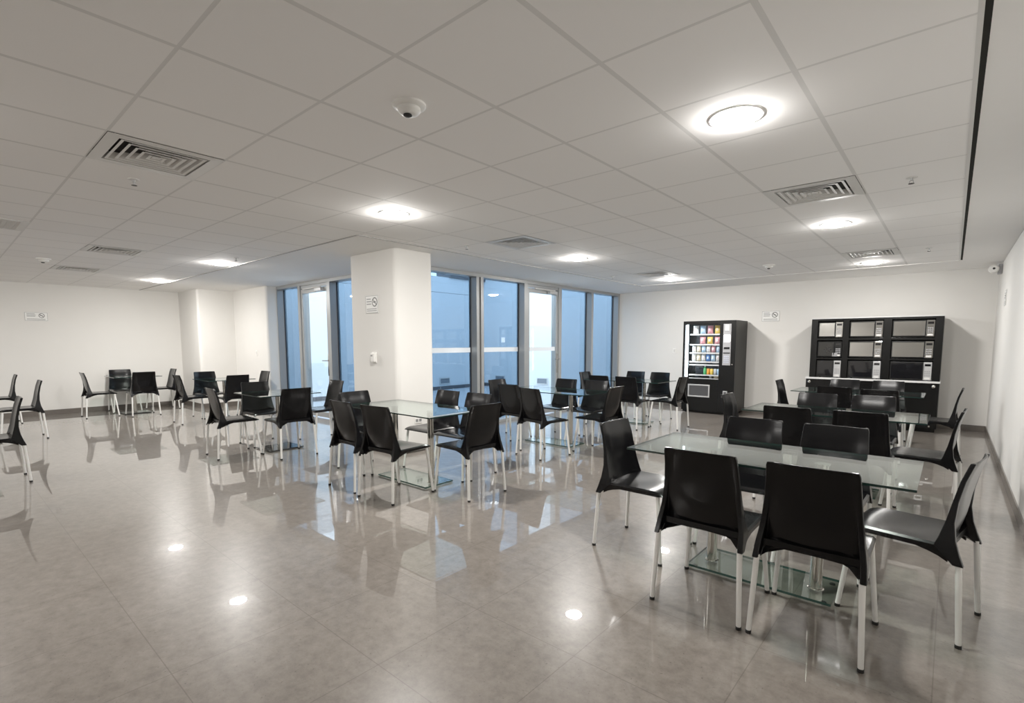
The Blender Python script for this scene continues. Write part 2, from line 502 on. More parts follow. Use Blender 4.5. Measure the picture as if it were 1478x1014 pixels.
# ------------------------------------------------------------------ the patio outside
struct(flat('floor_patio', 'outfloor', [(-11.9, YA, -.01), (XB, YA, -.01), (XB, 12.3, -.01), (-11.9, 12.3, -.01)]))
wall('wall_patio_side', -11.95, -11.8, 4.9, 12.35, 0, 2.94, 'outpaint')
wall('wall_patio_side_upper', -11.95, -11.81, 4.9, 12.35, 2.955, 3.42, 'outpaint')
wall('wall_patio_end', -11.95, XB + .2, 12.2, 12.35, 0, 5.2, 'outpaint')
wall('wall_patio_return', XB, XB + .2, YB + .15, 12.3, 0, 3.2, 'outpaint')
wall('wall_patio_beam', -12.4, -11.75, 10.66, 12.2, 3.42, 3.95, 'darkout')
wall('wall_patio_plinth', -11.8, -11.785, 4.95, 12.19, 0, .10, 'darkout')
wall('wall_patio_plinth_end', -11.785, XB, 12.185, 12.2, 0, .10, 'darkout')
def patio_vent(loc, axis, label):
    t = thing('louvred_vent', label, 'vent', loc, PI / 2 if axis == 'x' else PI, 'louvred vents low on the patio walls')
    # local: faces -y ... built facing -y, turned to suit
    m_ = MB(); w, h = .21, .10
    for b in ((-w, w, -.02, 0, h - .025, h), (-w, w, -.02, 0, -h, -h + .025), (-w, -w + .025, -.02, 0, -h + .025, h - .025), (w - .025, w, -.02, 0, -h + .025, h - .025)):
        m_.box(*b)
    m_.build('frame', 'whitemetal', t)
    m_ = MB()
    m_.box(-w + .025, w - .025, -.004, -.001, -h + .025, h - .025)
    for k in range(4):
        z = -h + .04 + k * .038
        m_.add([(-w + .025, -.016, z), (w - .025, -.016, z), (w - .025, -.004, z + .022), (-w + .025, -.004, z + .022)], [(0, 1, 2, 3)])
    m_.build('louvre', 'vent_dark', t)
    return t
patio_vent((-11.785 + .0, 10.4, .26), 'x', 'small louvred vent low on the patio wall, seen through the first window pane')
patio_vent((-9.36, 12.185, .27), 'y', 'small louvred vent low on the patio wall, seen through the glass door pane')
patio_vent((-11.1, 12.185, .27), 'y', 'small louvred vent low on the patio wall, seen through the second window pane')
for o in list(bpy.data.objects):
    if o.name.startswith('louvred_vent') and abs(o.location.y - 12.185) < .01:
        o.rotation_euler.z = 0

# ------------------------------------------------------------------ ceiling fittings
def ceiling_light(x, y, label):
    t = thing('ceiling_light', label, 'ceiling light', (x, y, CZ), 0, 'round recessed ceiling lights')
    MB().lathe([(.113, -.0005), (.113, -.005), (.128, -.005), (.133, -.0005)], 40, caps=False).build('rim', 'whitemetal', t, 0, True)
    MB().lathe([(.1145, -.0045), (.107, -.011), (.090, -.018), (.066, -.024), (.036, -.028), (.002, -.030)], 40, caps=False).build('diffuser', 'lamp_fill' if y < 0 else ('lamp_soft' if x > -2 else 'lamp'), t, 0, True)
    return t
LIGHTS = [
    (-.92, 2.835, 'round lit ceiling light above the front glass table, largest of all'),
    (-3.886, 2.85, 'round lit ceiling light left of centre, between smoke detector and pillar'),
    (-8.19, 2.90, 'round lit ceiling light above the small square table near the glass door'),
    (-11.31, 2.92, 'round lit ceiling light closest to the plain cream left wall'),
    (-4.0, 6.0, 'round lit ceiling light in front of the glass patio door'),
    (-4.0, 9.08, 'round lit ceiling light near the vending machine and end window'),
    (-.945, 5.96, 'round lit ceiling light just beyond the big ceiling diffuser on the right'),
    (-.965, 9.16, 'round lit ceiling light right in front of the microwave cabinet'),
]
for a in LIGHTS:
    ceiling_light(*a)
for x, y in ((-3.886, -.27), (-8.19, -.27), (-11.31, -.27), (-3.886, -3.37), (-8.19, -3.37)):  # added lamps, out of view, that lift the brightness of the ceiling
    ceiling_light(x, y, 'unseen round light added behind the camera to brighten the ceiling')

def diffuser(x, y, label):
    t = thing('ceiling_vent', label, 'ceiling vent', (x, y, CZ), 0, 'square louvred air diffusers in the ceiling')
    m_ = MB(); o, i = .298, .235
    def ring(m_, ro, zo, ri, zi):
        a = [(-ro, -ro, zo), (ro, -ro, zo), (ro, ro, zo), (-ro, ro, zo)]
        b = [(-ri, -ri, zi), (ri, -ri, zi), (ri, ri, zi), (-ri, ri, zi)]
        m_.add(a + b, [(0, 1, 5, 4), (1, 2, 6, 5), (2, 3, 7, 6), (3, 0, 4, 7)])
    ring(m_, o, -.003, i, -.005)
    ring(m_, i, -.005, i, .05)
    m_.build('frame', 'whitemetal', t)
    m_ = MB()
    for k in range(5):
        ro = .222 - k * .044
        ring(m_, ro, -.004, ro - .016, -.003)
        ring(m_, ro - .016, -.003, ro - .041, .036)
    m_.add([(-.022, -.022, 0), (.022, -.022, 0), (.022, .022, 0), (-.022, .022, 0)], [(0, 1, 2, 3)])
    m_.build('louvre', 'whitemetal', t)
    MB().box(-.29, .29, -.29, .29, .05, .06).build('backing', 'vback', t)
DLAB = ['large square louvred air diffuser between the two near ceiling lights on the right',
        'large square louvred air diffuser in the near left ceiling beside a sprinkler',
        'square louvred air diffuser in the ceiling before the window corner',
        'thin looking square air diffuser beside the ceiling light by the vending machine',
        'square louvred air diffuser partly behind the light before the microwave cabinet',
        'square louvred air diffuser over the middle of the left seating area',
        'small looking air diffuser closest to the plain cream left wall']
for (x, y, _), l in zip(DIFF, DLAB):
    diffuser(x, y, l)
t = thing('return_grille', 'egg-crate return air grille cut by the left edge of the ceiling', 'ceiling vent', (GRILLE[0], GRILLE[1], CZ))
m_ = MB()
for b in ((-.298, .298, .24, .298), (-.298, .298, -.298, -.24), (-.298, -.24, -.24, .24), (.24, .298, -.24, .24)):
    m_.box(*b, -.005, 0)
m_.build('frame', 'whitemetal', t)
m_ = MB()
for k in range(1, 16):
    q = -.24 + k * .03
    m_.box(q - .003, q + .003, -.24, .24, -.003, .02)
    m_.box(-.24, .24, q - .003, q + .003, -.003, .02)
m_.build('grating', 'whitemetal', t)
MB().box(-.29, .29, -.29, .29, .04, .05).build('backing', 'vback', t)

def detector(x, y, label):
    t = thing('smoke_detector', label, 'smoke detector', (x, y, CZ), 0, 'white smoke detectors')
    MB().lathe([(.082, 0), (.082, -.010), (.074, -.016), (.058, -.018)], 32).build('base', 'white', t, 0, True)
    MB().lathe([(.054, -.018), (.056, -.032), (.046, -.044), (.030, -.050), (.004, -.052)], 32).build('sensor_head', 'white', t, 0, True)
    MB().lathe([(.020, -.0505), (.022, -.056), (.012, -.062), (.002, -.063)], 16, (.0, -.01, 0)).build('test_button', 'rubber', t, 0, True)
detector(-2.086, 1.634, 'white smoke detector with a dark tip, on the near middle ceiling')
detector(-9.555, 1.136, 'white smoke detector on the far left ceiling near the small diffusers')
detector(-2.16, 8.40, 'white smoke detector on the ceiling before the no-smoking sign')
def sprinkler(x, y, label):
    t = thing('ceiling_sprinkler', label, 'sprinkler', (x, y, CZ), 0, 'ceiling sprinkler heads')
    MB().lathe([(.036, 0), (.034, -.004), (.014, -.006)], 20).build('escutcheon', 'whitemetal', t, 0, True)
    m_ = MB().lathe([(.009, -.006), (.009, -.022)], 12)
    m_.tube((-.008, 0, -.02), (-.012, 0, -.04), .003, n=8).tube((.008, 0, -.02), (.012, 0, -.04), .003, n=8)
    m_.build('body', 'silver', t, 0, True)
    MB().lathe([(.004, -.038), (.018, -.042), (.018, -.044), (.004, -.044)], 16).build('deflector', 'vside', t, 0, True)
for x, y, l in ((-4.486, 1.05, 'small sprinkler head beside the near left ceiling diffuser'),
                (-.29, 4.66, 'small sprinkler head beside the big diffuser on the right ceiling'),
                (-4.486, 4.34, 'small sprinkler head just past the pillar near the border line'),
                (-4.6, 8.0, 'small sprinkler head by the thin diffuser near the end window'),
                (-7.5, 2.86, 'small sprinkler head beside the light above the square table'),
                (-.29, 8.2, 'small sprinkler head near the corner of the ceiling shadow gap')):
    sprinkler(x, y, l)

# ------------------------------------------------------------------ wall fittings
def sign(name_label, loc, rz, w, h):
    t = thing('no_smoking_sign', name_label, 'sign', loc, rz, 'white no-smoking plaques on the walls')
    # local: faces -y, lies on the plane y = 0
    MB().box(-w / 2, w / 2, -.006, 0, -h / 2, h / 2).build('plate', 'sign', t, .0015)
    m_ = MB(); b = .005
    y0, y1 = -.0068, -.006
    for q in ((-w / 2 + .004, w / 2 - .004, h / 2 - .004 - b, h / 2 - .004), (-w / 2 + .004, w / 2 - .004, -h / 2 + .004, -h / 2 + .004 + b), (-w / 2 + .004, -w / 2 + .004 + b, -h / 2 + .009, h / 2 - .009), (w / 2 - .004 - b, w / 2 - .004, -h / 2 + .009, h / 2 - .009)):
        m_.box(q[0], q[1], y0, y1, q[2], q[3])
    m_.build('border', 'inkgrey', t)
    m_ = MB()
    for k, (z, l) in enumerate(((.30, .34), (.16, .38), (.02, .36))):
        m_.box(-w * .40, -w * .40 + w * l, y0, y1, h * z - h * .028, h * z + h * .028)
    for z in (-.26, -.36):
        m_.box(-w * .40, w * .38, y0, y1, h * z - h * .02, h * z + h * .02)
    m_.build('lettering', 'inkgrey', t)
    cx, cz, r = w * .23, h * .12, h * .26
    m_ = MB(); n = 28
    ro = [(cx + r * math.cos(2 * PI * k / n), y0, cz + r * math.sin(2 * PI * k / n)) for k in range(n)]
    ri = [(cx + r * .78 * math.cos(2 * PI * k / n), y0, cz + r * .78 * math.sin(2 * PI * k / n)) for k in range(n)]
    m_.loft([ro, ri], caps=False)
    a = PI / 4
    d = Vector((math.cos(a), 0, -math.sin(a))); p = Vector((math.sin(a), 0, math.cos(a)))
    c = Vector((cx, y0 - .0002, cz))
    m_.add([c - d * r * .8 - p * r * .1, c + d * r * .8 - p * r * .1, c + d * r * .8 + p * r * .1, c - d * r * .8 + p * r * .1], [(0, 1, 2, 3)])
    m_.box(cx - r * .55, cx + r * .4, y0 - .0001, y1, cz - r * .12, cz + r * .12)
    m_.build('no_smoking_symbol', 'ink', t)
    return t
sign('white no-smoking plaque high on the plain cream left wall', (XL, 1.43, 1.945), PI / 2, .34, .17)
sign('white no-smoking plaque on the square pillar above a switch', (-5.735, 3.83, 1.925), 0, .285, .23)
sign('white no-smoking plaque on the back wall between vending machine and microwave cabinet', (-2.742, YB, 1.945), 0, .325, .205)
sign('no-smoking plaque seen edge-on on the right side wall', (XR, 9.18, 2.0), -PI / 2, .26, .20)

def switch(label, loc, rz):
    t = thing('light_switch', label, 'switch', loc, rz, 'white wall switches')
    MB().box(-.038, .038, -.009, 0, -.06, .06).build('plate', 'white', t, .003)
    MB().add([(-.018, -.009, -.032), (.018, -.009, -.032), (.018, -.009, .032), (-.018, -.009, .032), (-.018, -.011, -.032), (.018, -.011, -.032), (.018, -.019, .032), (-.018, -.019, .032)],
             [(0, 1, 2, 3), (4, 7, 6, 5), (0, 4, 5, 1), (1, 5, 6, 2), (2, 6, 7, 3), (3, 7, 4, 0)]).build('rocker', 'whitemetal', t)
    return t
switch('white wall switch on the recessed wall left of the glass door', (-11.22, 4.607, 1.215), 0)
switch('white wall switch on the back wall beside the vending machine', (-4.69, YB, 1.245), 0)
# thermostat-like box on the pillar
t = thing('wall_control_box', 'small white control box on the pillar below the no-smoking plaque', 'wall control', (-5.705, 3.83, 1.235), 0)
MB().box(-.05, .05, -.012, 0, -.07, .07).build('back_plate', 'white', t, .003)
MB().box(-.035, .045, -.045, -.012, -.055, .06).build('cover', 'white', t, .006)
MB().box(-.030, .012, -.0465, -.045, .018, .032).build('slot', 'inkgrey', t)
t = thing('power_outlet', 'white double power outlet low on the pillar behind the glass table', 'outlet', (-5.22, 4.14, .42), PI / 2)
MB().box(-.06, .06, -.008, 0, -.04, .04).build('plate', 'white', t, .003)
m_ = MB()
for x in (-.028, .028):
    m_.box(x - .02, x + .02, -.011, -.008, -.018, .018)
m_.build('sockets_face', 'inkgrey', t, .002)
# round white security device on the right wall
t = thing('security_camera', 'round white security camera on a dark bracket at the top of the right wall', 'security camera', (XR, 10.35, 2.49), 0)
MB().box(-.05, 0, -.07, .07, -.07, .07).build('wall_mount', 'greypanel', t, .01)
MB().lathe([(.02, .02), (.052, .01), (.060, -.03), (.058, -.10), (.046, -.115), (.004, -.118)], 28, (-.095, 0, 0), 'y').build('housing', 'white', t, 0, True)
MB().lathe([(.016, -.1185), (.014, -.122), (.002, -.122)], 16, (-.095, 0, .005), 'y').build('lens', 'rubber', t, 0, True)

# ------------------------------------------------------------------ chairs
REAR = [(.385, -.245), (.44, -.225), (.50, -.208), (.58, -.198), (.68, -.205), (.78, -.224), (.868, -.252)]   # z, y of the outer rear edge
FRONT = [(.385, -.205), (.42, -.172), (.46, -.128), (.50, -.142), (.58, -.163), (.68, -.182), (.78, -.203), (.868, -.231)]                # z, y of the flange's front edge
def interp(tab, z):
    if z <= tab[0][0]:
        return tab[0][1]
    for (a, b), (c, d) in zip(tab, tab[1:]):
        if z <= c:
            t_ = (z - a) / (c - a)
            return b + (d - b) * t_
    return tab[-1][1]
HALF = [(.385, .232), (.46, .226), (.55, .212), (.66, .200), (.78, .191), (.868, .186)]
def make_chair(label):
    t = thing('stacking_chair', label, 'chair', group='black plastic chairs with pale metal legs')
    # backrest: one curved shell with side flanges that deepen towards the seat
    rings = []
    for zt0 in (.385, .41, .435, .462, .50, .54, .58, .63, .68, .73, .78, .82, .850, .864, .868):
        tt = (zt0 - .385) / (.868 - .385)
        top = max(0.0, (zt0 - .85) / .018)
        th = .013 - .004 * top
        fl = .024
        ring = []
        n = 10
        def at(u, kind):
            # the lower edge arches up between the two leg sockets
            e = max(0.0, 1 - (abs(u) / .88) ** 5)
            zb = .385 + .058 * e
            z = zb + (.868 - zb) * tt
            w = interp(HALF, z) - .006 * top * top
            yf = interp(FRONT, z); yr = interp(REAR, z)
            dish = .030 * (1 - .35 * (z - .46) / .41)
            if kind == 'f':
                return (u * w, max(yf - dish * (1 - u * u), yr + .006), z)
            if kind == 'r':
                return (u * w, max(min(yf - dish * (1 - u * u) - th, yf - th), yr - .004), z)
            return (u * w, yr, z)
        for k in range(n + 1):                       # front face, left to right
            ring.append(at(-1 + 2 * k / n, 'f'))
        ring.append(at(1, 'e')); ring.append(at(.89, 'e'))
        for k in range(n + 1):                       # rear face, right to left
            ring.append(at((1 - 2 * k / n) * .86, 'r'))
        ring.append(at(-.89, 'e')); ring.append(at(-1, 'e'))
        rings.append(ring)
    MB().loft(rings).build('backrest', 'plastic', t, .004, True)
    # seat: skirted loft from rear sockets to the front edge
    rings = []
    for y in (-.185, -.15, -.11, -.06, 0, .06, .12, .17, .21, .232, .243, .247):
        if y < -.19:
            zb = .385
        else:
            zb = .385 + .053 * min(1, (y + .19) / .12) ** .6
        w = .221 - .005 * max(0, (y + .1)) / .34
        zt = .472
        if y < -.2:
            zt = .45 + .02 * (y + .243) / .043
        dr = 0.0
        if y > .17:
            dr = ((y - .17) / .077) ** 2 * .020
        if y > .21:
            zb = zb + .004
        zt -= dr
        dip = .012 * max(0, 1 - abs(y - .0) / .22)
        sk = .030
        zu = max(zt - .034, .43 - dr * .3)
        if y > .23:
            zb = max(zb, zt - .026); zu = zb
        if y < -.19:
            zu = .428
        ring = [(-w, y, zb), (-w - .001, y, zt - .010), (-w + .010, y, zt)]
        n = 8
        for k in range(1, n):
            u = -1 + 2 * k / n
            ring.append((u * (w - .010), y, zt - dip * (1 - u * u)))
        ring += [(w - .010, y, zt), (w + .001, y, zt - .010), (w, y, zb), (w - sk, y, zb), (w - sk - .004, y, zu), (-w + sk + .004, y, zu), (-w + sk, y, zb)]
        rings.append(ring)
    MB().loft(rings).build('seat', 'plastic', t, .003, True)
    for sx in (-1, 1):
        for (y0, z0, y1, x0, x1) in ((-.225, .40, -.25, .213, .230), (.205, .44, .25, .200, .235)):
            l = MB().tube((sx * x0, y0, z0), (sx * x1, y1, .012), .0135, .0118, 14).build('leg', 'leg', t, 0, True)
            d = Vector((sx * (x1 - x0), y1 - y0, -.4)).normalized()
            MB().lathe([(.0125, .0), (.0138, .002), (.0136, .016), (.0120, .017)], 14, (sx * x1, y1, 0)).build('foot_cap', 'rubber', l, 0, True)
    return t

FT_ = 'the front glass table by the side wall'
T_ = {1: 'front glass table by the right wall', 2: 'second glass table by the right wall', 3: 'third glass table, before the microwave cabinet',
      4: 'first glass table, beside the pillar', 5: 'second glass table along the windows', 6: 'last glass table, by the vending machine',
      7: 'square table near the glass door', 8: 'square table by the wall pier', 9: 'square table against the cream wall'}
R6 = {'n1': 'black chair, back turned, left of two at the ', 'n2': 'black chair, back turned, right of two at the ',
      'f1': 'black chair facing us, left of two across the ', 'f2': 'black chair facing us, right of two across the ',
      'l': 'black chair at the left end of the ', 'r': 'black chair at the right end of the '}
R4 = {'n': 'black side-view chair facing inward, left of the ', 'e': 'black chair, back turned, at the ', 'w': 'black chair facing us behind the ', 'f': 'black side-view chair on the far right of the '}
CH_ = [
 (1, 'n1', -.95, 2.80, 0), (1, 'n2', -.445, 2.805, 0), (1, 'l', -1.575, 3.215, -91), (1, 'r', -.10, 3.33, 80), (1, 'f1', -1.065, 3.725, 180), (1, 'f2', -.56, 3.725, 180),
 (2, 'n1', -1.06, 5.12, 0), (2, 'n2', -.53, 5.14, 0), (2, 'l', -1.60, 5.73, -90), (2, 'r', -.13, 5.60, 86), (2, 'f1', -1.09, 6.18, 180), (2, 'f2', -.59, 6.26, 180),
 (3, 'n1', -1.10, 7.76, 0), (3, 'n2', -.62, 7.60, 0), (3, 'l', -1.71, 8.42, -90), (3, 'r', -.11, 8.19, 88), (3, 'f1', -1.20, 8.88, 180), (3, 'f2', -.67, 8.92, 180),
 (4, 'n1', -4.43, 2.81, 0), (4, 'n2', -3.89, 2.81, 6), (4, 'r', -3.435, 3.335, 87), (4, 'l', -4.97, 3.215, -88), (4, 'f1', -4.455, 3.75, 180), (4, 'f2', -3.945, 3.75, 180),
 (5, 'n1', -4.48, 5.32, 0), (5, 'n2', -3.88, 5.07, -10), (5, 'l', -5.03, 5.71, -90), (5, 'r', -3.44, 5.72, 90), (5, 'f1', -4.50, 6.25, 180), (5, 'f2', -3.955, 6.25, 180),
 (6, 'n1', -4.57, 7.77, 0), (6, 'n2', -4.05, 7.76, 0), (6, 'l', -5.13, 8.34, -90), (6, 'r', -3.555, 8.15, 90), (6, 'f1', -4.665, 8.86, 180), (6, 'f2', -4.15, 8.84, 180),
 (7, 'n', -6.90, 2.49, -3), (7, 'e', -6.365, 2.97, 90), (7, 'w', -7.35, 3.06, -90), (7, 'f', -6.99, 3.775, 180),
 (8, 'n', -10.34, 3.08, 0), (8, 'e', -9.72, 3.55, 90), (8, 'w', -10.88, 3.54, -90), (8, 'f', -10.45, 4.20, 180),
 (9, 'n', -12.55, 2.13, 0), (9, 'e', -12.17, 2.74, 90), (9, 'w', -13.16, 2.65, -90), (9, 'f', -12.95, 3.28, 180),
]
proto = None
def put_chair(x, y, deg, label):
    global proto
    if proto is None:
        proto = make_chair(label)
        proto.location = (x, y, 0); proto.rotation_euler = (0, 0, math.radians(deg))
        return proto
    return copy_tree(proto, (x, y, 0), math.radians(deg), label)
for tn, role, x, y, d in CH_:
    put_chair(x, y, d, (R6 if tn <= 6 else R4)[role] + T_[tn])
put_chair(-10.45, .84, 180, 'black side-view chair alone on the left, in front of the cream wall')
put_chair(-12.71, .76, 180, 'black chair half hidden at the left picture edge against the cream wall')
put_chair(-7.33, .35, 180, 'big black chair cut off by the left picture edge, nearest there')

# ------------------------------------------------------------------ tables
def make_table(name, label, w, d, bw, bd, posts, base_mat, base_edge, group, by=0.0, cat='table'):
    t = thing(name, label, cat, group=group)
    MB().box(-w / 2, w / 2, -d / 2, d / 2, .748, .760, 0, 1).build('table_top', ['tglass', 'edge'], t)
    MB().box(-bw / 2, bw / 2, by - bd / 2, by + bd / 2, .006, .020, 0, 1).build('base_plate', [base_mat, base_edge], t)
    for px in posts:
        p = MB().tube((px, 0, .026), (px, 0, .742), .032, .032, 28).build('post', 'steel', t, 0, True)
        MB().lathe([(.042, .0205), (.042, .024), (.034, .028)], 28, (px, 0, 0)).build('floor_disc', 'chrome', p, 0, True)
        MB().lathe([(.034, .740), (.040, .743), (.040, .7475)], 28, (px, 0, 0)).build('top_disc', 'chrome', p, 0, True)
    m_ = MB()
    for sx in (-1, 1):
        for sy in (-1, 1):
            m_.lathe([(.015, 0), (.015, .006)], 12, (sx * (bw / 2 - .04), by + sy * (bd / 2 - .04), 0))
    m_.build('foot_pads', 'rubber', t)
    return t
big = None
for x, y, lab in ((-.805, 3.25, 'long clear glass table on two steel posts, front one by the right wall'),
                  (-.84, 5.70, 'long clear glass table, second one along the right wall'),
                  (-.95, 8.25, 'long clear glass table, third one, just before the microwave cabinet'),
                  (-4.20, 3.25, 'long clear glass table beside the square pillar, with six chairs'),
                  (-4.235, 5.78, 'long clear glass table along the windows, second behind the pillar table'),
                  (-4.38, 8.28, 'long clear glass table closest to the vending machine')):
    if big is None:
        big = make_table('glass_table', lab, 1.45, .74, .79, .36, (-.295, .295), 'bglass', 'edge2', 'long clear glass tables', .02); big.location = (x, y, 0)
    else:
        copy_tree(big, (x, y, 0), 0, lab)
small = None
for x, y, lab in ((-6.86, 3.06, 'square glass table with dark base near the left glass door'),
                  (-10.28, 3.60, 'square glass table with dark base by the rounded wall pier'),
                  (-12.66, 2.72, 'square glass table with dark base against the cream left wall'),
                  (-10.55, .16, 'square glass table mostly cut off by the left picture edge')):
    if small is None:
        small = make_table('square_glass_table', lab, .84, .80, .42, .46, (0,), 'smoke', 'flap', 'square glass tables with dark bases'); small.location = (x, y, 0)
    else:
        copy_tree(small, (x, y, 0), 0, lab)

# ------------------------------------------------------------------ vending machine (local: front faces -y at y = 0)
VX, VY = -3.672, 10.20
vm = thing('vending_machine', 'tall black vending machine with lit window of snacks against the back wall', 'vending machine', (VX, VY, 0))
W2, VH, VD = .52, 1.86, .70
wx0, wx1, wz0, wz1 = -.475, .215, .70, 1.795     # window opening
m_ = MB()
m_.box(-W2, W2, VD - .03, VD, .05, VH)
m_.box(-W2, wx0 - .02, .05, VD - .03, .05, VH)
m_.box(wx1 + .02, W2, .05, VD - .03, .05, VH)
m_.box(wx0 - .02, wx1 + .02, .05, VD - .03, wz1 + .02, VH)
m_.box(wx0 - .02, wx1 + .02, .05, VD - .03, .05, wz0 - .02)
m_.build('cabinet_body', 'vside', vm, .004)
m_ = MB()
m_.box(-W2, wx0, 0, .05, .05, VH); m_.box(wx1, W2, 0, .05, .05, VH)
m_.box(wx0, wx1, 0, .05, wz1, VH); m_.box(wx0, wx1, 0, .05, .05, wz0)
vdoor = m_.build('front_door', 'vblack', vm, .006)
MB().box(wx0, wx1, .012, .018, wz0, wz1).build('window', 'vglass', vdoor)
MB().box(wx0 + .002, wx1 - .002, .60, .605, wz0, wz1).build('inner_back', 'vinside', vm)
MB().box(wx0 + .004, wx0 + .046, .03, .07, wz0 + .03, wz1 - .01).build('light_tube', 'vtube', vm, .01)
SHELF = [1.600, 1.395, 1.225, 1.045, .985, .790]
ROWZ = [1.600, 1.395, 1.225, 1.045, .790]
for z in (1.600, 1.395, 1.225, 1.045, .985, .780, .705):
    s_ = MB().box(wx0 + .065, wx1 - .004, .10, .58, z - .012, z).build('shelf', 'vblack', vm)
    MB().box(wx0 + .065, wx1 - .004, .095, .10, z - .022, z + .003).build('price_strip', 'whitemetal', s_)
m_ = MB()
for sx in (-1, 1):
    for y in (.08, VD - .08):
        m_.lathe([(.03, 0), (.03, .05)], 14, (sx * (W2 - .08), y, 0))
m_.build('foot', 'rubber', vm)
MB().box(-W2 + .02, W2 - .02, .03, .045, .012, .05).build('kick_plate', 'vblack', vm)
# control column
cp = MB().box(.285, .435, -.012, 0, .985, 1.79).build('control_panel', 'greypanel', vm, .005)
MB().box(.318, .400, -.020, -.012, 1.655, 1.775).build('card_reader', 'whitemetal', cp, .006)
MB().box(.300, .420, -.018, -.012, 1.44, 1.575).build('lit_display', 'vdisp', cp, .006)
MB().box(.305, .415, -.016, -.012, 1.30, 1.34).build('note_slot', 'vblack', cp, .003)
MB().box(.295, .425, -.015, -.012, 1.215, 1.235).build('divider', 'vblack', cp)
m_ = MB()
for i in range(3):
    for j in range(4):
        m_.box(.312 + i * .034, .338 + i * .034, -.017, -.012, 1.03 + j * .038, 1.058 + j * .038)
m_.build('keypad', 'key', cp, .002)
h = MB()
hx0, hx1, hz0, hz1 = -.385, .055, .33, .585
h.box(hx0, hx1, -.012, 0, hz1 - .025, hz1); h.box(hx0, hx1, -.012, 0, hz0, hz0 + .025); h.box(hx0, hx0 + .025, -.012, 0, hz0 + .025, hz1 - .025); h.box(hx1 - .025, hx1, -.012, 0, hz0 + .025, hz1 - .025)
hh = h.build('delivery_hatch', 'silver', vm, .003)
MB().box(hx0 + .025, hx1 - .025, -.006, 0, hz0 + .025, hz1 - .025).build('flap', 'flap', hh)
cr = MB().box(.315, .395, -.008, 0, .40, .48).build('coin_return', 'silver', vm, .003)
MB().box(.330, .380, -.010, -.008, .415, .462).build('coin_cup', 'flap', cr)
MB().lathe([(.014, 0), (.014, -.012), (.002, -.013)], 14, (.47, 0, 1.0), 'y').build('lock', 'chrome', vm, 0, True)

COL = {'white': (.80, .80, .78), 'pale blue': (.42, .62, .82), 'blue': (.06, .20, .55), 'pink': (.75, .32, .36), 'yellow': (.85, .58, .10), 'red': (.60, .06, .05),
       'green': (.08, .42, .14), 'orange': (.85, .33, .05), 'brown': (.25, .12, .06), 'cream': (.80, .70, .50), 'silver': (.55, .57, .6)}
for k, c in COL.items():
    M['pk ' + k] = plain(k + ' wrapper', c, .3)
    M['pk2 ' + k] = plain(k + ' band', tuple(min(1, .35 * v + .45) for v in c), .35)
ORD = ['first', 'second', 'third', 'fourth', 'fifth', 'sixth', 'seventh', 'eighth']
def bag(x, z, w, hgt, col, band, label):
    t = thing('snack_bag', label, 'snack', (VX + x, VY + .16, z), 0, 'snacks in the vending machine')
    n = 12; rings = []
    for i in range(9):
        f = i / 8
        tk = .006 + .034 * math.sin(PI * f) ** .7 if 0 < i < 8 else .003
        ww = w * (1 - .10 * math.sin(PI * f))
        zz = hgt * f
        rings.append([(ww * math.cos(2 * PI * k / n) , tk * math.sin(2 * PI * k / n), zz) for k in range(n)])
    MB().loft(rings).build('packet', 'pk ' + col, t, 0, True)
    m_ = MB()
    f0, f1 = hgt * .36, hgt * .66
    rb = []
    for zz in (f0, (f0 + f1) / 2, f1):
        f = zz / hgt
        tk = (.006 + .034 * math.sin(PI * f) ** .7) + .0015
        ww = w * (1 - .10 * math.sin(PI * f)) * .72
        rb.append([(ww * math.cos(PI + PI * k / 8), tk * math.sin(PI + PI * k / 8) - .001, zz) for k in range(9)])
    m_.loft(rb, caps=False, closed=False)
    m_.build('printed_band', 'pk2 ' + band, t, 0, True)
def bottle(x, z, col, label, can=False):
    t = thing('drink_can' if can else 'drink_bottle', label, 'drink', (VX + x, VY + .16, z), 0, 'drinks in the vending machine')
    if can:
        MB().lathe([(.026, 0), (.031, .006), (.031, .110), (.026, .120), (.024, .121)], 20).build('can_body', 'pk ' + col, t, 0, True)
        MB().lathe([(.024, .121), (.022, .1215), (.002, .1205)], 20).build('can_lid', 'silver', t, 0, True)
    else:
        MB().lathe([(.028, 0), (.032, .008), (.032, .105), (.028, .125), (.013, .150), (.013, .158)], 20).build('bottle_body', 'pk ' + col, t, 0, True)
        MB().lathe([(.0155, .156), (.0155, .172), (.012, .174)], 16).build('cap', 'pk white', t, 0, True)
rows = [(0, 'top', [('white', 'cream'), ('pale blue', 'blue'), ('pink', 'red'), ('yellow', 'orange')], .168, .058),
        (1, 'second', [None, ('pink', 'red'), ('yellow', 'white'), ('pink', 'white')], .15, .058),
        (2, 'third', [('white', 'pale blue'), ('cream', 'pink'), ('pale blue', 'white'), ('white', 'blue'), ('pink', 'white'), ('pale blue', 'blue')], .14, .042),
        (3, 'fourth', [('white', 'brown'), ('cream', 'white'), ('white', 'pink'), ('blue', 'pale blue'), ('pale blue', 'white'), ('white', 'red')], .148, .042)]
xa, xb = wx0 + .085, wx1 - .02
for ri, rn, items, hg, ww in rows:
    st = (xb - xa) / len(items)
    for k, it in enumerate(items):
        if it is None:
            continue
        bag(xa + st * (k + .5), ROWZ[ri] + .001, ww, hg, it[0], it[1], f'{it[0]} snack packet, {ORD[k]} from the light tube on the vending machine {rn} shelf')
for k, (c, can) in enumerate((('green', False), ('orange', True), ('yellow', True), ('silver', True), ('pale blue', True))):
    nm = 'can' if can else 'bottle'
    bottle(xa + .285 + k * .068, .781, c, f'{c} drink {nm} on the low drinks shelf of the vending machine', can)
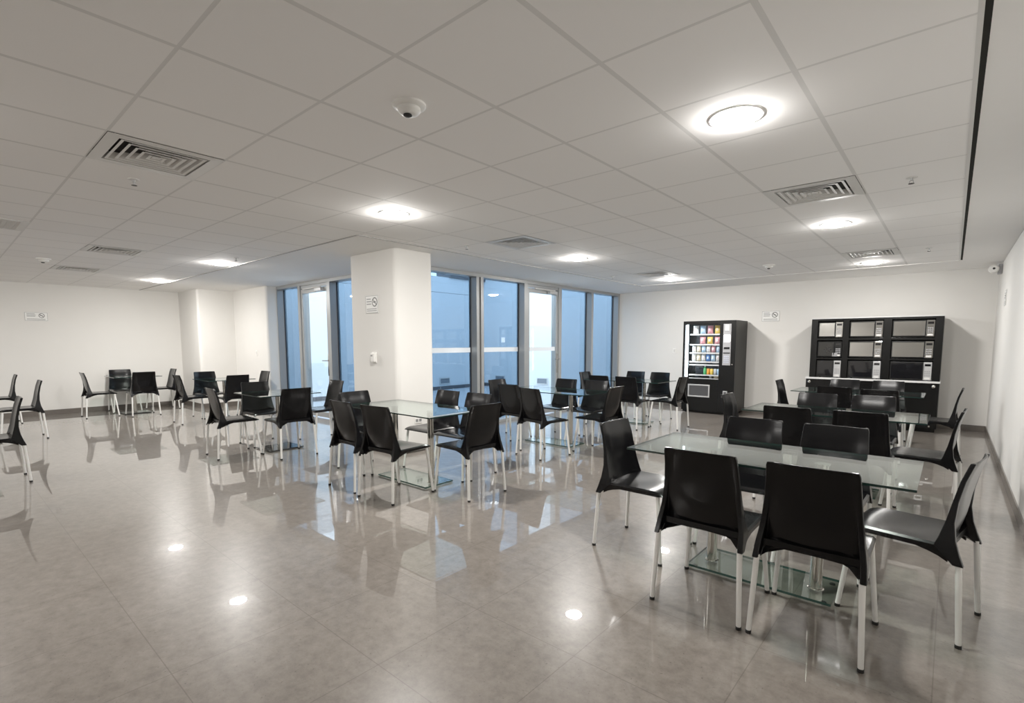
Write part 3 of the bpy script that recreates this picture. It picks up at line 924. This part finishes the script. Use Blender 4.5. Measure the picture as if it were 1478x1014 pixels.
bag(xa + .40, .706, .025, .05, 'white', 'silver', 'small white packet on the bottom shelf of the vending machine')
bag(xa + .52, .706, .06, .055, 'cream', 'yellow', 'cream coloured packet on the bottom shelf of the vending machine')

# ------------------------------------------------------------------ microwave cabinet
KX0, KX1, KY, KD = -1.905, -.115, 10.31, .58
kc = thing('microwave_cabinet', 'black cabinet with pale counter and shelves of microwaves against the back wall', 'cabinet', ((KX0 + KX1) / 2, KY, 0))
HW = (KX1 - KX0) / 2
MB().box(-HW - .05, HW, .02, KD, .06, .785).build('carcass', 'melamine', kc, .003)
MB().box(-HW - .03, HW - .02, .06, KD - .02, 0, .06).build('plinth', 'melamine', kc)
MB().box(-HW - .06, HW + .01, -.02, KD, .785, .815).build('countertop', 'counter', kc, .003)
dw = (2 * HW + .05) / 3
for k in range(3):
    a = -HW - .05 + k * dw
    d = MB().box(a + .003, a + dw - .003, 0, .02, .065, .78).build('door', 'melamine', kc, .002)
    kxs = a + .06 if k == 0 else (a + dw - .07)
    MB().lathe([(.006, 0), (.006, -.014), (.020, -.016), (.022, -.024), (.014, -.030), (.002, -.031)], 18, (kxs, 0, .735), 'y').build('knob', 'chrome', d, 0, True)
    if k == 2:
        MB().lathe([(.012, 0), (.012, -.006), (.002, -.007)], 14, (a + dw - .09, 0, .10), 'y').build('lower_lock', 'chrome', d, 0, True)
# hutch: verticals and shelves (pixel-measured cell edges, metres from the centre)
def kx(px):     # helper: x on the cabinet's front from the measured proportion 0..1
    return -HW + px * 2 * HW
Vb = [(0, .055), (.265, .315), (.578, .640), (.945, 1.0)]
Zs = [(.800, .8155), (1.135, 1.165), (1.465, 1.505), (1.800, 1.835)]
for a, b in Vb:
    MB().box(kx(a), kx(b), 0, KD - .04, .815, 1.835).build('upright', 'melamine', kc, .002)
for a, b in Zs[1:]:
    MB().box(kx(.0) + .002, kx(1) - .002, .003, KD - .04, a, b).build('hutch_shelf', 'melamine', kc, .002)
MB().box(kx(0), kx(1), KD - .04, KD - .02, .815, 1.835).build('back_panel', 'melamine', kc)
MB().box(kx(0), kx(1), -.005, KD - .02, 1.835, 1.85).build('top_edge', 'counter', kc, .002)
def microwave(label, x0, x1, z0, z1, dark):
    cx = (x0 + x1) / 2
    t = thing('microwave_oven', label, 'microwave', ((KX0 + KX1) / 2 + cx, KY + .02, z0 + .001), 0, 'microwave ovens in the black cabinet')
    w = (x1 - x0) / 2 - .008; h_ = z1 - z0 - .02
    MB().box(-w, w, .02, .44, .012, h_).build('oven_shell', 'ovenbody', t, .006)
    m_ = MB()
    for sx in (-1, 1):
        for y in (.07, .39):
            m_.lathe([(.014, 0), (.014, .012)], 12, (sx * (w - .05), y, 0))
    m_.build('foot', 'rubber', t)
    split = w - .105
    d = MB().box(-w, split, 0, .02, .014, h_ - .002).build('door', 'ovenbody', t, .004)
    MB().box(-w + .014, split - .012, -.003, 0, .030, h_ - .018).build('door_glass', ('vside' if dark == 'star' else 'darkglass') if dark else 'mirror', d)
    hb = MB().tube((split - .006, -.024, .05), (split - .006, -.024, h_ - .04), .006, n=10)
    hb.tube((split - .006, 0, .055), (split - .006, -.024, .055), .005, n=8).tube((split - .006, 0, h_ - .045), (split - .006, -.024, h_ - .045), .005, n=8)
    hb.build('handle', 'ovenbody', d, 0, True)
    p = MB().box(split + .002, w, 0, .02, .014, h_ - .002).build('control_panel', 'mirror' if not dark else ('ovenbody' if dark == 'star' else 'silver'), t, .003)
    MB().box(split + .016, w - .014, -.002, 0, h_ - .065, h_ - .03).build('display', 'darkglass', p)
    m_ = MB()
    for i in range(3):
        for j in range(3):
            m_.box(split + .018 + i * .025, split + .036 + i * .025, -.002, 0, .075 + j * .032, .095 + j * .032)
    m_.build('button', 'greypanel', p)
    MB().box(split + .018, w - .018, -.003, 0, .026, .056).build('open_button', 'whitemetal', p, .002)
    if dark == 'star':
        m_ = MB()
        for k in range(6):
            a = PI / 3 * k
            c = Vector((-.02 + .034 * math.cos(a), -.0045, h_ / 2 + .034 * math.sin(a)))
            u = Vector((math.cos(a), 0, math.sin(a))); v_ = Vector((-math.sin(a), 0, math.cos(a)))
            n = 12
            m_.add([c + u * .028 * math.cos(2 * PI * q / n) + v_ * .012 * math.sin(2 * PI * q / n) for q in range(n)], [tuple(range(n))])
        m_.build('flower_emblem', 'darkglass', d)
        MB().box(split - .03, split + .045, -.006, -.004, .022, .082).build('paper_sticker', 'greypanel', d)
CELLX = [(.055, .265), (.315, .578), (.640, .945)]
rn = ['bottom', 'middle', 'top']; cn = ['left', 'middle', 'right']
for r in range(3):
    for c in range(3):
        dark = 'star' if (r == 1 and c == 0) else (True if r == 0 else False)
        look = 'black microwave with a flower emblem' if dark == 'star' else ('black glass microwave' if dark else 'mirror-fronted microwave')
        microwave(f'{look}, {rn[r]} row, {cn[c]} column of the black cabinet', kx(CELLX[c][0]) , kx(CELLX[c][1]), Zs[r][1], Zs[r + 1][0], dark)

# ------------------------------------------------------------------ daylight
w = bpy.data.worlds.new('overcast sky'); sc.world = w; w.use_nodes = True
bg = w.node_tree.nodes['Background']
bg.inputs['Color'].default_value = (0.70, 0.85, 1.0, 1)
bg.inputs['Strength'].default_value = 3.6
